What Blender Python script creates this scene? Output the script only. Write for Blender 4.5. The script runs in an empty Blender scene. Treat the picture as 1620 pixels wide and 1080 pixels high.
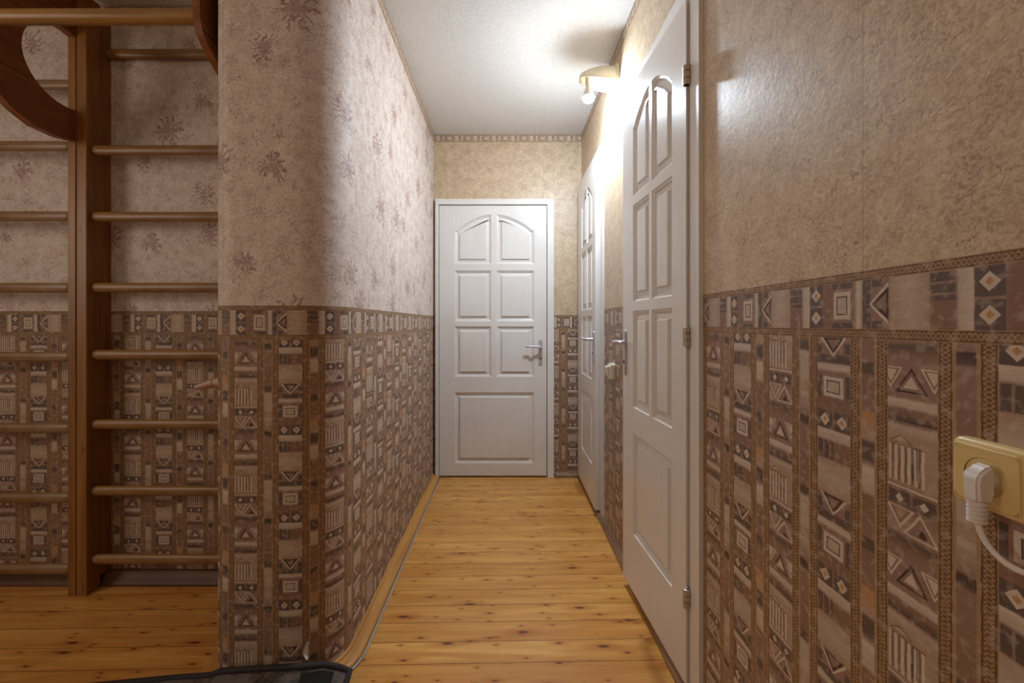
import bpy, bmesh, math, random
from mathutils import Vector, Matrix
from math import pi, sin, cos, radians

# ---------------------------------------------------------------- camera, world, lights, exposure
SC = bpy.context.scene
COL = SC.collection
F = 660.0                       # focal length in pixels of the 1620x1080 frame
EYE = 1.159
cd = bpy.data.cameras.new('camera')
cam = bpy.data.objects.new('camera', cd); COL.objects.link(cam)
cam.location = (0, 0, EYE); cam.rotation_euler = (pi/2, 0, 0)
cd.sensor_width = 36; cd.lens = 36*F/1620
cd.shift_x = 10/1620; cd.shift_y = -28/1620
cd.clip_start = 0.02
SC.camera = cam

wd = bpy.data.worlds.new('world'); SC.world = wd; wd.use_nodes = True
wd.node_tree.nodes['Background'].inputs[0].default_value = (1.0, 0.76, 0.56, 1)
wd.node_tree.nodes['Background'].inputs[1].default_value = 0.15

def area_light(name, loc, target, size, energy, color):
    l = bpy.data.lights.new(name, 'AREA'); l.shape = 'DISK'; l.size = size
    l.energy = energy; l.color = color
    o = bpy.data.objects.new(name, l); COL.objects.link(o); o.location = loc
    o.rotation_euler = (Vector(target)-Vector(loc)).to_track_quat('-Z', 'Y').to_euler()
    return o
# daylight and the ceiling lamp of the room behind the camera
area_light('room_lamp', (-1.0, -0.9, 2.40), (-0.9, 0.4, 0.9), 0.6, 2.4, (1.0, 0.76, 0.56))
area_light('room_window', (-3.0, 0.1, 1.75), (0.5, 0.7, 1.35), 1.1, 9.5, (1.0, 0.86, 0.72))
BULB_STRENGTH = 1600.0

vs = SC.view_settings
SC.display_settings.display_device = 'sRGB'
vs.view_transform = 'Standard'; vs.look = 'None'; vs.gamma = 1.0; vs.exposure = 0.35
vs.use_curve_mapping = False

# ---------------------------------------------------------------- node helper
class S:
    """a float socket (or number) with arithmetic"""
    def __init__(s, nt, v): s.nt, s.v = nt, v
    def op(s, o, *a):
        n = s.nt.nodes.new('ShaderNodeMath'); n.operation = o
        for i, x in enumerate((s,)+a):
            x = x.v if isinstance(x, S) else x
            if isinstance(x, (int, float)): n.inputs[i].default_value = x
            else: s.nt.links.new(x, n.inputs[i])
        return S(s.nt, n.outputs[0])
    def __add__(s, b): return s.op('ADD', b)
    __radd__ = __add__
    def __sub__(s, b): return s.op('SUBTRACT', b)
    def __rsub__(s, b): return S(s.nt, b).op('SUBTRACT', s)
    def __mul__(s, b): return s.op('MULTIPLY', b)
    __rmul__ = __mul__
    def __truediv__(s, b): return s.op('DIVIDE', b)
    def abs(s): return s.op('ABSOLUTE')
    def floor(s): return s.op('FLOOR')
    def frac(s): return s.op('FRACT')
    def sin(s): return s.op('SINE')
    def lt(s, b): return s.op('LESS_THAN', b)
    def gt(s, b): return s.op('GREATER_THAN', b)
    def inn(s, a, b): return s.op('COMPARE', (a+b)/2, (b-a)/2)
    def min(s, b): return s.op('MINIMUM', b)
    def max(s, b): return s.op('MAXIMUM', b)

def fr(sock, nt, a, b, c=0.0, d=1.0, smooth=False):
    n = nt.nodes.new('ShaderNodeMapRange'); n.clamp = True
    if smooth: n.interpolation_type = 'SMOOTHSTEP'
    nt.links.new(sock.v, n.inputs[0])
    n.inputs[1].default_value = a; n.inputs[2].default_value = b
    n.inputs[3].default_value = c; n.inputs[4].default_value = d
    return S(nt, n.outputs[0])

def lin(c):
    """8-bit sRGB triple -> linear rgba"""
    return tuple(((x/255)/12.92 if x/255 <= .04045 else ((x/255+.055)/1.055)**2.4) for x in c)+(1,)

def over(nt, base, mask, col, mode='MIX'):
    n = nt.nodes.new('ShaderNodeMix'); n.data_type = 'RGBA'; n.blend_type = mode
    m = mask.v if isinstance(mask, S) else mask
    if isinstance(m, (int, float)): n.inputs[0].default_value = m
    else: nt.links.new(m, n.inputs[0])
    for i, c in ((6, base), (7, col)):
        if isinstance(c, tuple): n.inputs[i].default_value = c
        else: nt.links.new(c, n.inputs[i])
    return n.outputs[2]

def ramp(nt, f, stops, const=False):
    n = nt.nodes.new('ShaderNodeValToRGB'); nt.links.new(f.v, n.inputs[0])
    e = n.color_ramp.elements
    n.color_ramp.interpolation = 'CONSTANT' if const else 'LINEAR'
    while len(e) > 1: e.remove(e[-1])
    e[0].position = stops[0][0]; e[0].color = stops[0][1]
    for p, c in stops[1:]:
        x = e.new(p); x.color = c
    return n.outputs[0]

def noise(nt, vec, scale, detail=2, rough=.5, dist=0.0):
    n = nt.nodes.new('ShaderNodeTexNoise')
    nt.links.new(vec, n.inputs['Vector'])
    n.inputs['Scale'].default_value = scale; n.inputs['Detail'].default_value = detail
    n.inputs['Roughness'].default_value = rough; n.inputs['Distortion'].default_value = dist
    return S(nt, n.outputs[0])

def comb(nt, x, y, z=0.0):
    n = nt.nodes.new('ShaderNodeCombineXYZ')
    for i, v in enumerate((x, y, z)):
        if isinstance(v, S): v = v.v
        if isinstance(v, (int, float)): n.inputs[i].default_value = v
        else: nt.links.new(v, n.inputs[i])
    return n.outputs[0]

def sep(nt, v):
    n = nt.nodes.new('ShaderNodeSeparateXYZ'); nt.links.new(v, n.inputs[0])
    return [S(nt, o) for o in n.outputs]

def new_mat(name, rough=.5, spec=.5, metal=0.0, color=None):
    m = bpy.data.materials.new(name); m.use_nodes = True
    nt = m.node_tree; b = nt.nodes['Principled BSDF']
    b.inputs['Roughness'].default_value = rough
    b.inputs['Specular IOR Level'].default_value = spec
    b.inputs['Metallic'].default_value = metal
    if color: b.inputs['Base Color'].default_value = color
    return m, nt, b

def bump(nt, b, h, strength=.2, dist=.002):
    n = nt.nodes.new('ShaderNodeBump'); n.inputs['Strength'].default_value = strength
    n.inputs['Distance'].default_value = dist
    nt.links.new(h.v if isinstance(h, S) else h, n.inputs['Height'])
    nt.links.new(n.outputs[0], b.inputs['Normal'])

def simple(name, color, rough=.5, spec=.5, metal=0.0, var=.06, scale=30, bmp=0.0):
    """procedural material: a colour broken up by a faint noise"""
    m, nt, b = new_mat(name, rough, spec, metal)
    tc = nt.nodes.new('ShaderNodeTexCoord').outputs['Object']
    n = noise(nt, tc, scale, 3)
    c0 = tuple(x*(1-var) for x in color[:3])+(1,); c1 = tuple(min(1, x*(1+var)) for x in color[:3])+(1,)
    nt.links.new(ramp(nt, n, [(.3, c0), (.7, c1)]), b.inputs['Base Color'])
    if bmp: bump(nt, b, n, bmp)
    return m

# ---------------------------------------------------------------- wallpaper
P = .283; V = .28
def ink(c): return tuple(x*.92 for x in lin(c)[:3])+(1,)
C_LT = ink((198, 178, 160)); C_TAN = ink((184, 156, 134)); C_MAUVE = ink((154, 121, 106))
C_BRN = ink((142, 107, 86)); C_DK = ink((98, 81, 74)); C_BLK = ink((72, 50, 40)); C_ORG = ink((200, 146, 92))
C_GOLD = ink((176, 140, 100)); C_BRAID = ink((118, 83, 52)); C_CREAM = ink((218, 200, 182))

def group(name, ins, fn):
    g = bpy.data.node_groups.new(name, 'ShaderNodeTree')
    for i in ins: g.interface.new_socket(i, in_out='INPUT', socket_type='NodeSocketFloat')
    g.interface.new_socket('Color', in_out='OUTPUT', socket_type='NodeSocketColor')
    gi = g.nodes.new('NodeGroupInput'); go = g.nodes.new('NodeGroupOutput')
    out = fn(g, *[S(g, gi.outputs[i]) for i in range(len(ins))])
    g.links.new(out, go.inputs[0])
    return g

def use(nt, g, *a):
    n = nt.nodes.new('ShaderNodeGroup'); n.node_tree = g
    for i, x in enumerate(a): nt.links.new(x.v, n.inputs[i])
    return n.outputs[0]

def rect(p, q, a, b, c, d): return p.inn(a, b)*q.inn(c, d)
def tri_up(p, q, pc, q0, q1, hw):      # q grows downwards: apex at q0, base at q1
    return (p-pc).abs().lt((q-q0)*(hw/(q1-q0)))*q.lt(q1)
def tri_dn(p, q, pc, q0, q1, hw):
    return (p-pc).abs().lt((q-q1)*(-hw/(q1-q0)))*q.gt(q0)
def dia(p, q, pc, qc, a, b): return ((p-pc).abs()*(1/a)+(q-qc).abs()*(1/b)).lt(1.0)

def motif_a(nt, p, w):
    q = (w+.5).frac()-.5
    ws = (w+.1).frac()
    c = ramp(nt, ws, [(0, C_MAUVE), (.19, C_MAUVE), (.205, C_CREAM), (.24, C_LT), (.25, C_MAUVE), (.27, C_BRN),
                      (.30, C_DK), (.325, C_MAUVE), (.34, C_LT), (.39, C_TAN), (.63, C_TAN), (.66, C_MAUVE), (.74, C_BRN),
                      (.77, C_MAUVE), (.885, C_TAN), (.90, C_MAUVE), (.925, C_DK), (.965, C_BRN), (.99, C_MAUVE)])
    for pc in (.06, .94):
        c = over(nt, c, tri_dn(p, q, pc, -.066, .05, .26), C_CREAM)
        c = over(nt, c, tri_dn(p, q, pc, -.058, .032, .20), C_MAUVE)
        c = over(nt, c, tri_dn(p, q, pc, -.052, .015, .14), C_CREAM)
    c = over(nt, c, tri_up(p, q, .5, -.068, .064, .33), C_BLK)
    c = over(nt, c, tri_up(p, q, .5, -.046, .054, .25), C_MAUVE)
    c = over(nt, c, tri_up(p, q, .5, -.022, .04, .15), C_CREAM)
    c = over(nt, c, w.inn(.208, .215), C_BLK)
    c = over(nt, c, tri_up(p, w, .28, .286, .326, .27), C_BRN)
    c = over(nt, c, tri_up(p, w, .28, .297, .321, .19), C_LT)
    pil = p.inn(.03, .78)*w.inn(.34, .53)
    ph = (p*7.2).frac()
    c = over(nt, c, pil*ph.lt(.5), C_CREAM)
    c = over(nt, c, pil*ph.gt(.62), C_BRN)
    c = over(nt, c, rect(p, w, .5, .62, .335, .50), C_DK)
    c = over(nt, c, rect(p, w, .55, .60, .345, .53), C_CREAM)
    c = over(nt, c, rect(p, w, .03, .8, .333, .342), C_BRN)
    c = over(nt, c, w.inn(.552, .564), C_CREAM)
    for a in (.03, .53):
        c = over(nt, c, rect(p, w, a, a+.44, .58, .652), C_DK)
        c = over(nt, c, dia(p, w, a+.22, .616, .09, .024), C_CREAM)
    c = over(nt, c, tri_dn(p, w, .27, .662, .775, .30), C_CREAM)
    c = over(nt, c, tri_dn(p, w, .27, .668, .752, .22), C_MAUVE)
    c = over(nt, c, tri_dn(p, w, .27, .675, .725, .13), C_TAN)
    c = over(nt, c, tri_up(p, w, .68, .662, .792, .36), C_CREAM)
    c = over(nt, c, tri_up(p, w, .68, .684, .784, .28), C_MAUVE)
    c = over(nt, c, tri_up(p, w, .72, .735, .775, .12), C_BLK)
    return c

def motif_b(nt, p, w):
    ws = (w+.1).frac()
    c = ramp(nt, ws, [(0, C_BRN), (.155, C_MAUVE), (.165, C_CREAM), (.22, C_LT), (.232, C_MAUVE), (.245, C_BRN), (.345, C_BRN),
                      (.36, C_TAN), (.46, C_LT), (.56, C_TAN), (.575, C_MAUVE), (.68, C_MAUVE), (.69, C_DK), (.735, C_DK),
                      (.745, C_LT), (.77, C_CREAM), (.795, C_MAUVE), (.95, C_MAUVE), (.965, C_BRN)])
    q = (w+.5).frac()-.5
    c = over(nt, c, rect(p, q, 0, 1, -.058, .058), C_DK)
    c = over(nt, c, p.inn(.475, .525)*q.inn(-.058, .058), C_MAUVE)
    for pc in (.24, .76):
        c = over(nt, c, dia(p, q, pc, 0, .155, .042), C_CREAM)
        c = over(nt, c, dia(p, q, pc, 0, .07, .018), C_ORG)
    c = over(nt, c, rect(p, w, 0, .5, .136, .25), C_DK)
    c = over(nt, c, rect(p, w, 0, .5, .136, .25)*((p*16).sin().abs().lt(.35)), C_MAUVE)
    c = over(nt, c, rect(p, w, 0, .16, .515, .575), C_DK)
    c = over(nt, c, rect(p, w, .84, 1, .515, .575), C_DK)
    c = over(nt, c, tri_dn(p, w, .5, .474, .595, .42), C_CREAM)
    c = over(nt, c, tri_dn(p, w, .5, .474, .578, .33), C_BLK)
    c = over(nt, c, tri_dn(p, w, .5, .488, .553, .19), C_MAUVE)
    c = over(nt, c, rect(p, w, 0, .13, .71, .865), C_DK)
    c = over(nt, c, rect(p, w, .87, 1, .71, .865), C_DK)
    c = over(nt, c, rect(p, w, .2, .8, .724, .85), C_CREAM)
    c = over(nt, c, rect(p, w, .29, .71, .746, .828), C_DK)
    c = over(nt, c, rect(p, w, .325, .675, .755, .819), C_LT)
    return c

def braid(nt, a, t):
    s1 = (t*(2*pi/.0125)).sin()*.24
    c = over(nt, C_BRAID, (a-.5-s1).abs().lt(.075), C_GOLD)
    c = over(nt, c, (a-.5+s1).abs().lt(.075), C_GOLD)
    e = (a-.5).abs()
    c = over(nt, c, e.gt(.37), C_BLK)
    c = over(nt, c, e.gt(.425), C_GOLD)
    return c

G_A = group('motif_a', ['p', 'w'], motif_a)
G_B = group('motif_b', ['p', 'w'], motif_b)
G_BR = group('braid', ['a', 't'], braid)

def border_color(nt, bu, bv):
    """bv 0 .. .1105 from the foot of the lower rail; bu 0 at a pair of diamonds"""
    w = (bu*(-1/.278)).frac()
    p = (bv*(-1/.078))+(.0945/.078)
    c = use(nt, G_B, p, w)
    c = over(nt, c, bv.lt(.0165), use(nt, G_BR, (bv*(1/.0165)), bu))
    c = over(nt, c, bv.gt(.0945), use(nt, G_BR, ((bv-.0945)*(1/.0155)), bu))
    return c

def uvmap(nt, name):
    n = nt.nodes.new('ShaderNodeUVMap'); n.uv_map = name
    return n.outputs[0]

def flowers(nt, vec, cell, size, petals):
    """sparse chrysanthemum heads: a mask 0..1"""
    v = nt.nodes.new('ShaderNodeTexVoronoi'); v.voronoi_dimensions = '2D'; v.feature = 'F1'
    nt.links.new(vec, v.inputs['Vector']); v.inputs['Scale'].default_value = 1/cell
    v.inputs['Randomness'].default_value = .8
    wn_ = nt.nodes.new('ShaderNodeTexNoise'); nt.links.new(vec, wn_.inputs['Vector']); wn_.inputs['Scale'].default_value = 1.5/size; wn_.inputs['Detail'].default_value = 4
    wv_ = nt.nodes.new('ShaderNodeVectorMath'); wv_.operation = 'MULTIPLY_ADD'
    nt.links.new(wn_.outputs['Color'], wv_.inputs[0]); wv_.inputs[1].default_value = (size*1.5, size*1.5, 0); nt.links.new(vec, wv_.inputs[2])
    sx = nt.nodes.new('ShaderNodeVectorMath'); sx.operation = 'SUBTRACT'
    nt.links.new(wv_.outputs[0], sx.inputs[0])
    mul = nt.nodes.new('ShaderNodeVectorMath'); mul.operation = 'SCALE'
    nt.links.new(v.outputs['Position'], mul.inputs[0]); mul.inputs['Scale'].default_value = 1.0
    off_ = nt.nodes.new('ShaderNodeVectorMath'); off_.operation = 'ADD'; nt.links.new(mul.outputs[0], off_.inputs[0]); off_.inputs[1].default_value = (size*.75, size*.75, 0); mul = off_
    nt.links.new(mul.outputs[0], sx.inputs[1])
    x, y, _ = sep(nt, sx.outputs[0])
    r = (x*x+y*y).op('SQRT')
    th = y.op('ARCTAN2', x)
    rnd = sep(nt, v.outputs['Color'])[0]
    wob = noise(nt, vec, 40, 2)
    pet = (th*petals+wob*5.0).sin()*.5+.5
    R = (rnd*.7+.5)*size
    edge = R*(pet*.75+.3)
    body = fr(edge-r, nt, -.003, .004)
    lines = fr((th*(petals*2)+wob*9.0).sin(), nt, -.3, .5, .45, 1.0)
    return body*lines

def wallpaper(name, floral):
    m, nt, b = new_mat(name, .58 if floral else .44, .4 if floral else .5)
    uv = uvmap(nt, 'dado'); uv2 = uvmap(nt, 'border')
    nz = noise(nt, uv, 55, 3)
    nz2 = noise(nt, uv, 9, 2)
    u0, v0, _ = sep(nt, uv)
    wob = (nz-.5)*.0030
    u = u0+wob; v = v0+wob*-1.0
    bu0, bv0, _ = sep(nt, uv2)
    bu = bu0+wob; bv = bv0+wob*.3
    k = (u*(1/P)).floor()
    uu = u-k*P
    w = ((k*.14-v)*(1/V)).frac()
    # narrow strips
    n1 = ramp(nt, w, [(0, C_MAUVE), (.32, C_BRN), (.33, C_DK), (.38, C_DK), (.40, C_LT), (.59, C_LT), (.61, C_TAN), (.67, C_TAN),
                      (.68, C_LT), (.83, C_MAUVE), (.84, C_BLK), (.89, C_DK), (.90, C_MAUVE)])
    n2 = ramp(nt, w, [(0, C_MAUVE), (.03, C_CREAM), (.16, C_LT), (.19, C_BRN), (.42, C_MAUVE), (.43, C_DK), (.49, C_DK), (.50, C_BRN),
                      (.70, C_MAUVE), (.715, C_ORG), (.86, C_TAN), (.885, C_DK), (.98, C_DK), (.99, C_MAUVE)])
    nl = C_GOLD
    c = use(nt, G_A, uu*(1/.0725), w)
    s = uu.gt(.0725); c = over(nt, c, s, C_BRAID)
    e1 = (uu-.107).abs(); c1 = over(nt, n1, e1.gt(.0115), nl)
    c = over(nt, c, e1.lt(.015), c1)
    cB = use(nt, G_B, (uu-.1415)*(1/.0725), (w+.18).frac())
    c = over(nt, c, uu.inn(.1415, .214), cB)
    e2 = (uu-.2485).abs(); c2 = over(nt, n2, e2.gt(.0115), nl)
    c = over(nt, c, e2.lt(.015), c2)
    # four braids, two on each side of the narrow strips
    d1 = e1.min(e2)                       # distance from the nearest narrow strip's centre
    br = use(nt, G_BR, (d1-.015)*(1/.0195), v)
    c = over(nt, c, d1.inn(.015, .0345), br)
    # border
    cb = border_color(nt, bu, bv)
    c = over(nt, c, bv.gt(0.0), cb)
    # painterly wear inside the printed pattern
    st = noise(nt, comb(nt, u0*18, v0*90), 1.0, 3)
    c = over(nt, c, fr(st, nt, .35, .7)*.22, C_BRN)
    st2 = noise(nt, comb(nt, u0*70+5.0, v0*70), 1.0, 2)
    c = over(nt, c, fr(st2, nt, .52, .66)*.28, C_CREAM)
    # upper paper
    b0, b1, dk = lin((206, 184, 154)), lin((188, 163, 133)), lin((140, 110, 86))
    if floral: b0, b1, dk = lin((222, 211, 204)), lin((208, 192, 182)), lin((146, 108, 94))
    up = over(nt, b0, fr(noise(nt, uv, 22, 4, .6, .6), nt, .38, .62), b1)
    ln = noise(nt, uv, 34 if floral else 46, 3, .55, 1.6)
    msk = fr(noise(nt, uv, 12, 2), nt, .42, .60)
    squ = fr((ln-.5).abs(), nt, .012, .03, 1, 0)*msk
    up = over(nt, up, squ*(.62 if floral else .75), dk)
    fine = noise(nt, uv, 130, 2, .6, .8)
    up = over(nt, up, fr(fine, nt, .53, .66)*.40, dk)
    up = over(nt, up, fr(fine, nt, .46, .34)*.40, lin((226, 208, 188)))
    if floral:
        up = over(nt, up, flowers(nt, uv, .27, .060, 11)*.75, lin((132, 88, 76)))
        sm = nt.nodes.new('ShaderNodeVectorMath'); sm.operation = 'ADD'
        nt.links.new(uv, sm.inputs[0]); sm.inputs[1].default_value = (3.3, 1.7, 0)
        up = over(nt, up, flowers(nt, sm.outputs[0], .085, .022, 5)*.42, dk)
    seam = (u0*(1/(2*P))+.08).frac().lt(.0030)
    up = over(nt, up, seam*.6, dk)
    c = over(nt, c, bv.gt(.110), up)
    nt.links.new(c, b.inputs['Base Color'])
    bump(nt, b, nz+fine*.5, .35, .0015)
    return m

M_PLAIN = wallpaper('wallpaper_plain', False)
M_FLORAL = wallpaper('wallpaper_floral', True)

def crown_mat():
    m, nt, b = new_mat('crown_border', .5)
    uv = uvmap(nt, 'UVMap'); u, v, _ = sep(nt, uv)
    c = over(nt, border_color(nt, u*2.0, v*2.0), .22, lin((222, 200, 170)))
    nt.links.new(c, b.inputs['Base Color'])
    return m
M_CROWN = crown_mat()

# ---------------------------------------------------------------- wood
def wood(name, c0, c1, knot, axis='X', rough=.35, scale=1.0, grey=0.0, knots=True):
    m, nt, b = new_mat(name, rough, .5)
    tc = nt.nodes.new('ShaderNodeTexCoord').outputs['Object']
    x, y, z = sep(nt, tc)
    if axis == 'X': vec = comb(nt, x*1.5, y*26*scale, z*26*scale)
    elif axis == 'Z': vec = comb(nt, x*26*scale, y*26*scale, z*1.5)
    else: vec = comb(nt, x*26*scale, y*1.5, z*26*scale)
    g = noise(nt, vec, 1.0, 4, .6, .4)
    c = over(nt, c0, fr(g, nt, .35, .65), c1)
    if knots:
        if axis == 'X': kv = comb(nt, x*7, y*16, z*16)
        elif axis == 'Z': kv = comb(nt, x*16, y*16, z*7)
        else: kv = comb(nt, x*16, y*7, z*16)
        v = nt.nodes.new('ShaderNodeTexVoronoi'); nt.links.new(kv, v.inputs['Vector']); v.inputs['Scale'].default_value = .8
        d = S(nt, v.outputs['Distance']); rnd = sep(nt, v.outputs['Color'])[0]
        c = over(nt, c, fr(d, nt, .05, .13, 1, 0)*rnd.gt(.55)*.8, knot)
    if grey:
        gm = fr(noise(nt, tc, 5, 3), nt, .45, .7)
        c = over(nt, c, gm*grey, lin((150, 128, 104)))
    nt.links.new(c, b.inputs['Base Color'])
    bump(nt, b, g, .15, .001)
    return m

M_PINE = wood('varnished_pine', lin((154, 104, 46)), lin((122, 78, 32)), lin((80, 40, 18)), 'Z', .38)
M_RUNG = wood('worn_rung_pine', lin((164, 122, 68)), lin((122, 86, 46)), lin((80, 44, 20)), 'X', .36, grey=.7)
M_BRACK = wood('bracket_pine', lin((144, 88, 38)), lin((116, 66, 26)), lin((70, 34, 14)), 'Y', .42)
M_BASE = wood('skirting_pine', lin((208, 154, 78)), lin((178, 120, 56)), lin((110, 66, 34)), 'Y', .35)
M_BASER = wood('skirting_aged', lin((158, 118, 78)), lin((112, 80, 52)), lin((80, 52, 30)), 'Y', .45, grey=.5)
M_BASEB = wood('skirting_dark', lin((112, 76, 46)), lin((78, 50, 28)), lin((60, 38, 20)), 'X', .5, grey=.1)

def floor_mat():
    m, nt, b = new_mat('pine_floorboards', .30, .5)
    tc = nt.nodes.new('ShaderNodeTexCoord').outputs['Object']
    x0, y0, _ = sep(nt, tc)
    x = x0+y0*.022; y = y0-x0*.022
    bw = .099
    t = (y-(1.427-20*bw))*(1/bw); i = t.floor(); f = t.frac()
    wn = nt.nodes.new('ShaderNodeTexWhiteNoise'); wn.noise_dimensions = '1D'; nt.links.new(i.v, wn.inputs['W'])
    r = S(nt, wn.outputs['Value'])
    g = noise(nt, comb(nt, x*2.2+r*37, y*34), 1.0, 5, .62, .7)
    g2 = noise(nt, comb(nt, x*1.3+r*11, y*11), 1.0, 2, .5, .3)
    c = over(nt, lin((232, 178, 98)), fr(g, nt, .36, .66), lin((206, 142, 66)))
    c = over(nt, c, fr(g2, nt, .42, .68)*.55, lin((186, 118, 50)))
    c = over(nt, c, r*.42, lin((194, 130, 62)))
    # knots, two sizes, strung along the boards
    for sx, sy, th, off, lim in ((4.0, 13, .055, 0.0, .60), (2.3, 8.0, .060, 7.7, .50), (9, 24, .065, 3.1, .72)):
        v = nt.nodes.new('ShaderNodeTexVoronoi'); v.voronoi_dimensions = '2D'
        nt.links.new(comb(nt, x*sx+r*off, y*sy+off), v.inputs['Vector']); v.inputs['Scale'].default_value = 1.0
        d = S(nt, v.outputs['Distance']); q = sep(nt, v.outputs['Color'])[0]
        on = q.gt(lim)
        c = over(nt, c, fr(d, nt, th, th*3.6, .55, 0)*on, lin((178, 104, 40)))
        c = over(nt, c, fr(d, nt, th*.45, th*1.1, 1, 0)*on, lin((98, 52, 24)))
    gap = (f-.5).abs().gt(.488)
    half = (f-.5).abs().lt(.006)*r.gt(.45)
    c = over(nt, c, gap*.85, lin((84, 46, 20)))
    c = over(nt, c, half*.45, lin((120, 70, 30)))
    nt.links.new(c, b.inputs['Base Color'])
    nt.links.new(fr(noise(nt, tc, 6, 3), nt, .3, .7, .24, .42).v, b.inputs['Roughness'])
    bump(nt, b, g*.3-gap*1.0, .5, .0015)
    return m
M_FLOOR = floor_mat()

def ceil_mat():
    m, nt, b = new_mat('embossed_ceiling_paper', .7, .3)
    tc = nt.nodes.new('ShaderNodeTexCoord').outputs['Object']
    n = noise(nt, tc, 90, 4, .6, .5)
    x, y, _ = sep(nt, tc)
    c = over(nt, lin((214, 212, 208)), fr(n, nt, .35, .65), lin((226, 224, 221)))
    c = over(nt, c, (x*(1/.53)+.5).frac().lt(.006)*.25, lin((180, 176, 170)))
    nt.links.new(c, b.inputs['Base Color'])
    bump(nt, b, n, .5, .004)
    return m
M_CEIL = ceil_mat()

def paint_mat():
    m, nt, b = new_mat('white_gloss_paint', .30, .5)
    tc = nt.nodes.new('ShaderNodeTexCoord').outputs['Object']
    x, y, z = sep(nt, tc)
    n = noise(nt, comb(nt, x*60, y*60, z*3), 1.0, 3)
    n2 = noise(nt, tc, 3, 2)
    c = over(nt, lin((226, 222, 218)), fr(n, nt, .35, .7)*.22, lin((212, 206, 200)))
    c = over(nt, c, fr(n2, nt, .45, .7)*.25, lin((208, 198, 186)))
    nt.links.new(c, b.inputs['Base Color'])
    bump(nt, b, n, .05, .001)
    return m
M_WHITE = paint_mat()
M_NICKEL = simple('satin_nickel', lin((206, 200, 206)), .36, .5, .6)
M_HINGE = simple('dull_hinge_paint', lin((186, 172, 158)), .32, .5, .5)
M_DARK = simple('dark_gap', lin((60, 50, 44)), .8)  # plain dark colour for the keyhole and the plank joint
M_CREAMP = simple('cream_plastic', lin((222, 194, 132)), .28, .5, var=.03)
M_WHITEP = simple('white_plastic', lin((226, 218, 212)), .35, .5, var=.03)
M_HOLE = simple('shaded_socket_recess', lin((134, 106, 62)), .4)  # cream plastic darkened: the recess shade is painted into the colour
M_CABLE = simple('grey_cable_sheath', lin((170, 166, 166)), .45)
M_SWITCH = simple('ivory_switch_plastic', lin((232, 224, 202)), .3)
M_PEG = wood('peg_wood', lin((196, 158, 136)), lin((174, 134, 112)), lin((120, 80, 60)), 'X', .4, knots=False)
M_MATD = simple('dark_rubber_rim', lin((46, 38, 38)), .75, var=.3, scale=80, bmp=.4)
M_MATB = simple('black_inlay', lin((10, 8, 8)), .8, var=.3, scale=120)

def mat_field():
    m, nt, b = new_mat('grey_woven_field', .9, .2)
    tc = nt.nodes.new('ShaderNodeTexCoord').outputs['Object']
    n = noise(nt, tc, 160, 2); n2 = noise(nt, tc, 14, 3)
    c = over(nt, lin((92, 84, 78)), fr(n, nt, .4, .6), lin((56, 48, 44)))
    c = over(nt, c, fr(n2, nt, .42, .62)*.7, lin((120, 112, 106)))
    nt.links.new(c, b.inputs['Base Color']); bump(nt, b, n, .6, .003)
    return m
M_MATF = mat_field()

def glow(name, color, strength):
    m = bpy.data.materials.new(name); m.use_nodes = True
    nt = m.node_tree; b = nt.nodes['Principled BSDF']
    b.inputs['Base Color'].default_value = (1, 1, 1, 1)
    b.inputs['Emission Color'].default_value = color
    b.inputs['Emission Strength'].default_value = strength
    return m
M_BULB = glow('lit_bulb_glass', (.74, .87, 1.0, 1), BULB_STRENGTH)

# ---------------------------------------------------------------- mesh helpers
def link(name, bm, mat, parent=None, smooth=False, uv=None):
    me = bpy.data.meshes.new(name)
    bmesh.ops.recalc_face_normals(bm, faces=bm.faces) if uv is None else None
    bm.to_mesh(me); bm.free()
    for mm in (mat if isinstance(mat, list) else [mat]): me.materials.append(mm)
    if smooth:
        for p in me.polygons: p.use_smooth = True
    if uv:
        for lname, fn in uv.items():
            lay = me.uv_layers.new(name=lname)
            for lp in me.loops: lay.data[lp.index].uv = fn(me.vertices[lp.vertex_index].co, lp.index)
    o = bpy.data.objects.new(name, me); COL.objects.link(o)
    if parent: o.parent = parent
    return o

def smooth_angle(o, ang=35):
    me = o.data
    for p in me.polygons: p.use_smooth = True
    bm = bmesh.new(); bm.from_mesh(me)
    for e in bm.edges:
        e.smooth = not (len(e.link_faces) == 2 and e.calc_face_angle(0) > radians(ang))
    bm.to_mesh(me); bm.free()

def tag(o, label=None, cat=None, grp=None, kind=None):
    if label: o['label'] = label
    if cat: o['category'] = cat
    if grp: o['group'] = grp
    if kind: o['kind'] = kind
    return o

def empty(name, loc=(0, 0, 0), rot=(0, 0, 0)):
    o = bpy.data.objects.new(name, None); COL.objects.link(o)
    o.location = loc; o.rotation_euler = rot; o.empty_display_size = .05
    return o

def add_box(bm, x0, x1, y0, y1, z0, z1, bev=0.0, seg=2):
    v = [bm.verts.new((x, y, z)) for x in (x0, x1) for y in (y0, y1) for z in (z0, z1)]
    fs = [bm.faces.new([v[i] for i in q]) for q in ((0, 1, 3, 2), (4, 6, 7, 5), (0, 4, 5, 1), (2, 3, 7, 6), (0, 2, 6, 4), (1, 5, 7, 3))]
    if bev:
        es = list({e for f in fs for e in f.edges})
        bmesh.ops.bevel(bm, geom=es, offset=bev, segments=seg, affect='EDGES', profile=.5)

def add_prism(bm, pts, f0, f1):
    """closed 2-D outline pts, swept between the maps f0 and f1 (pt -> xyz)"""
    a = [bm.verts.new(f0(p)) for p in pts]; b = [bm.verts.new(f1(p)) for p in pts]
    n = len(pts)
    bm.faces.new(a); bm.faces.new(b[::-1])
    for i in range(n): bm.faces.new((a[i], a[(i+1) % n], b[(i+1) % n], b[i]))

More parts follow.
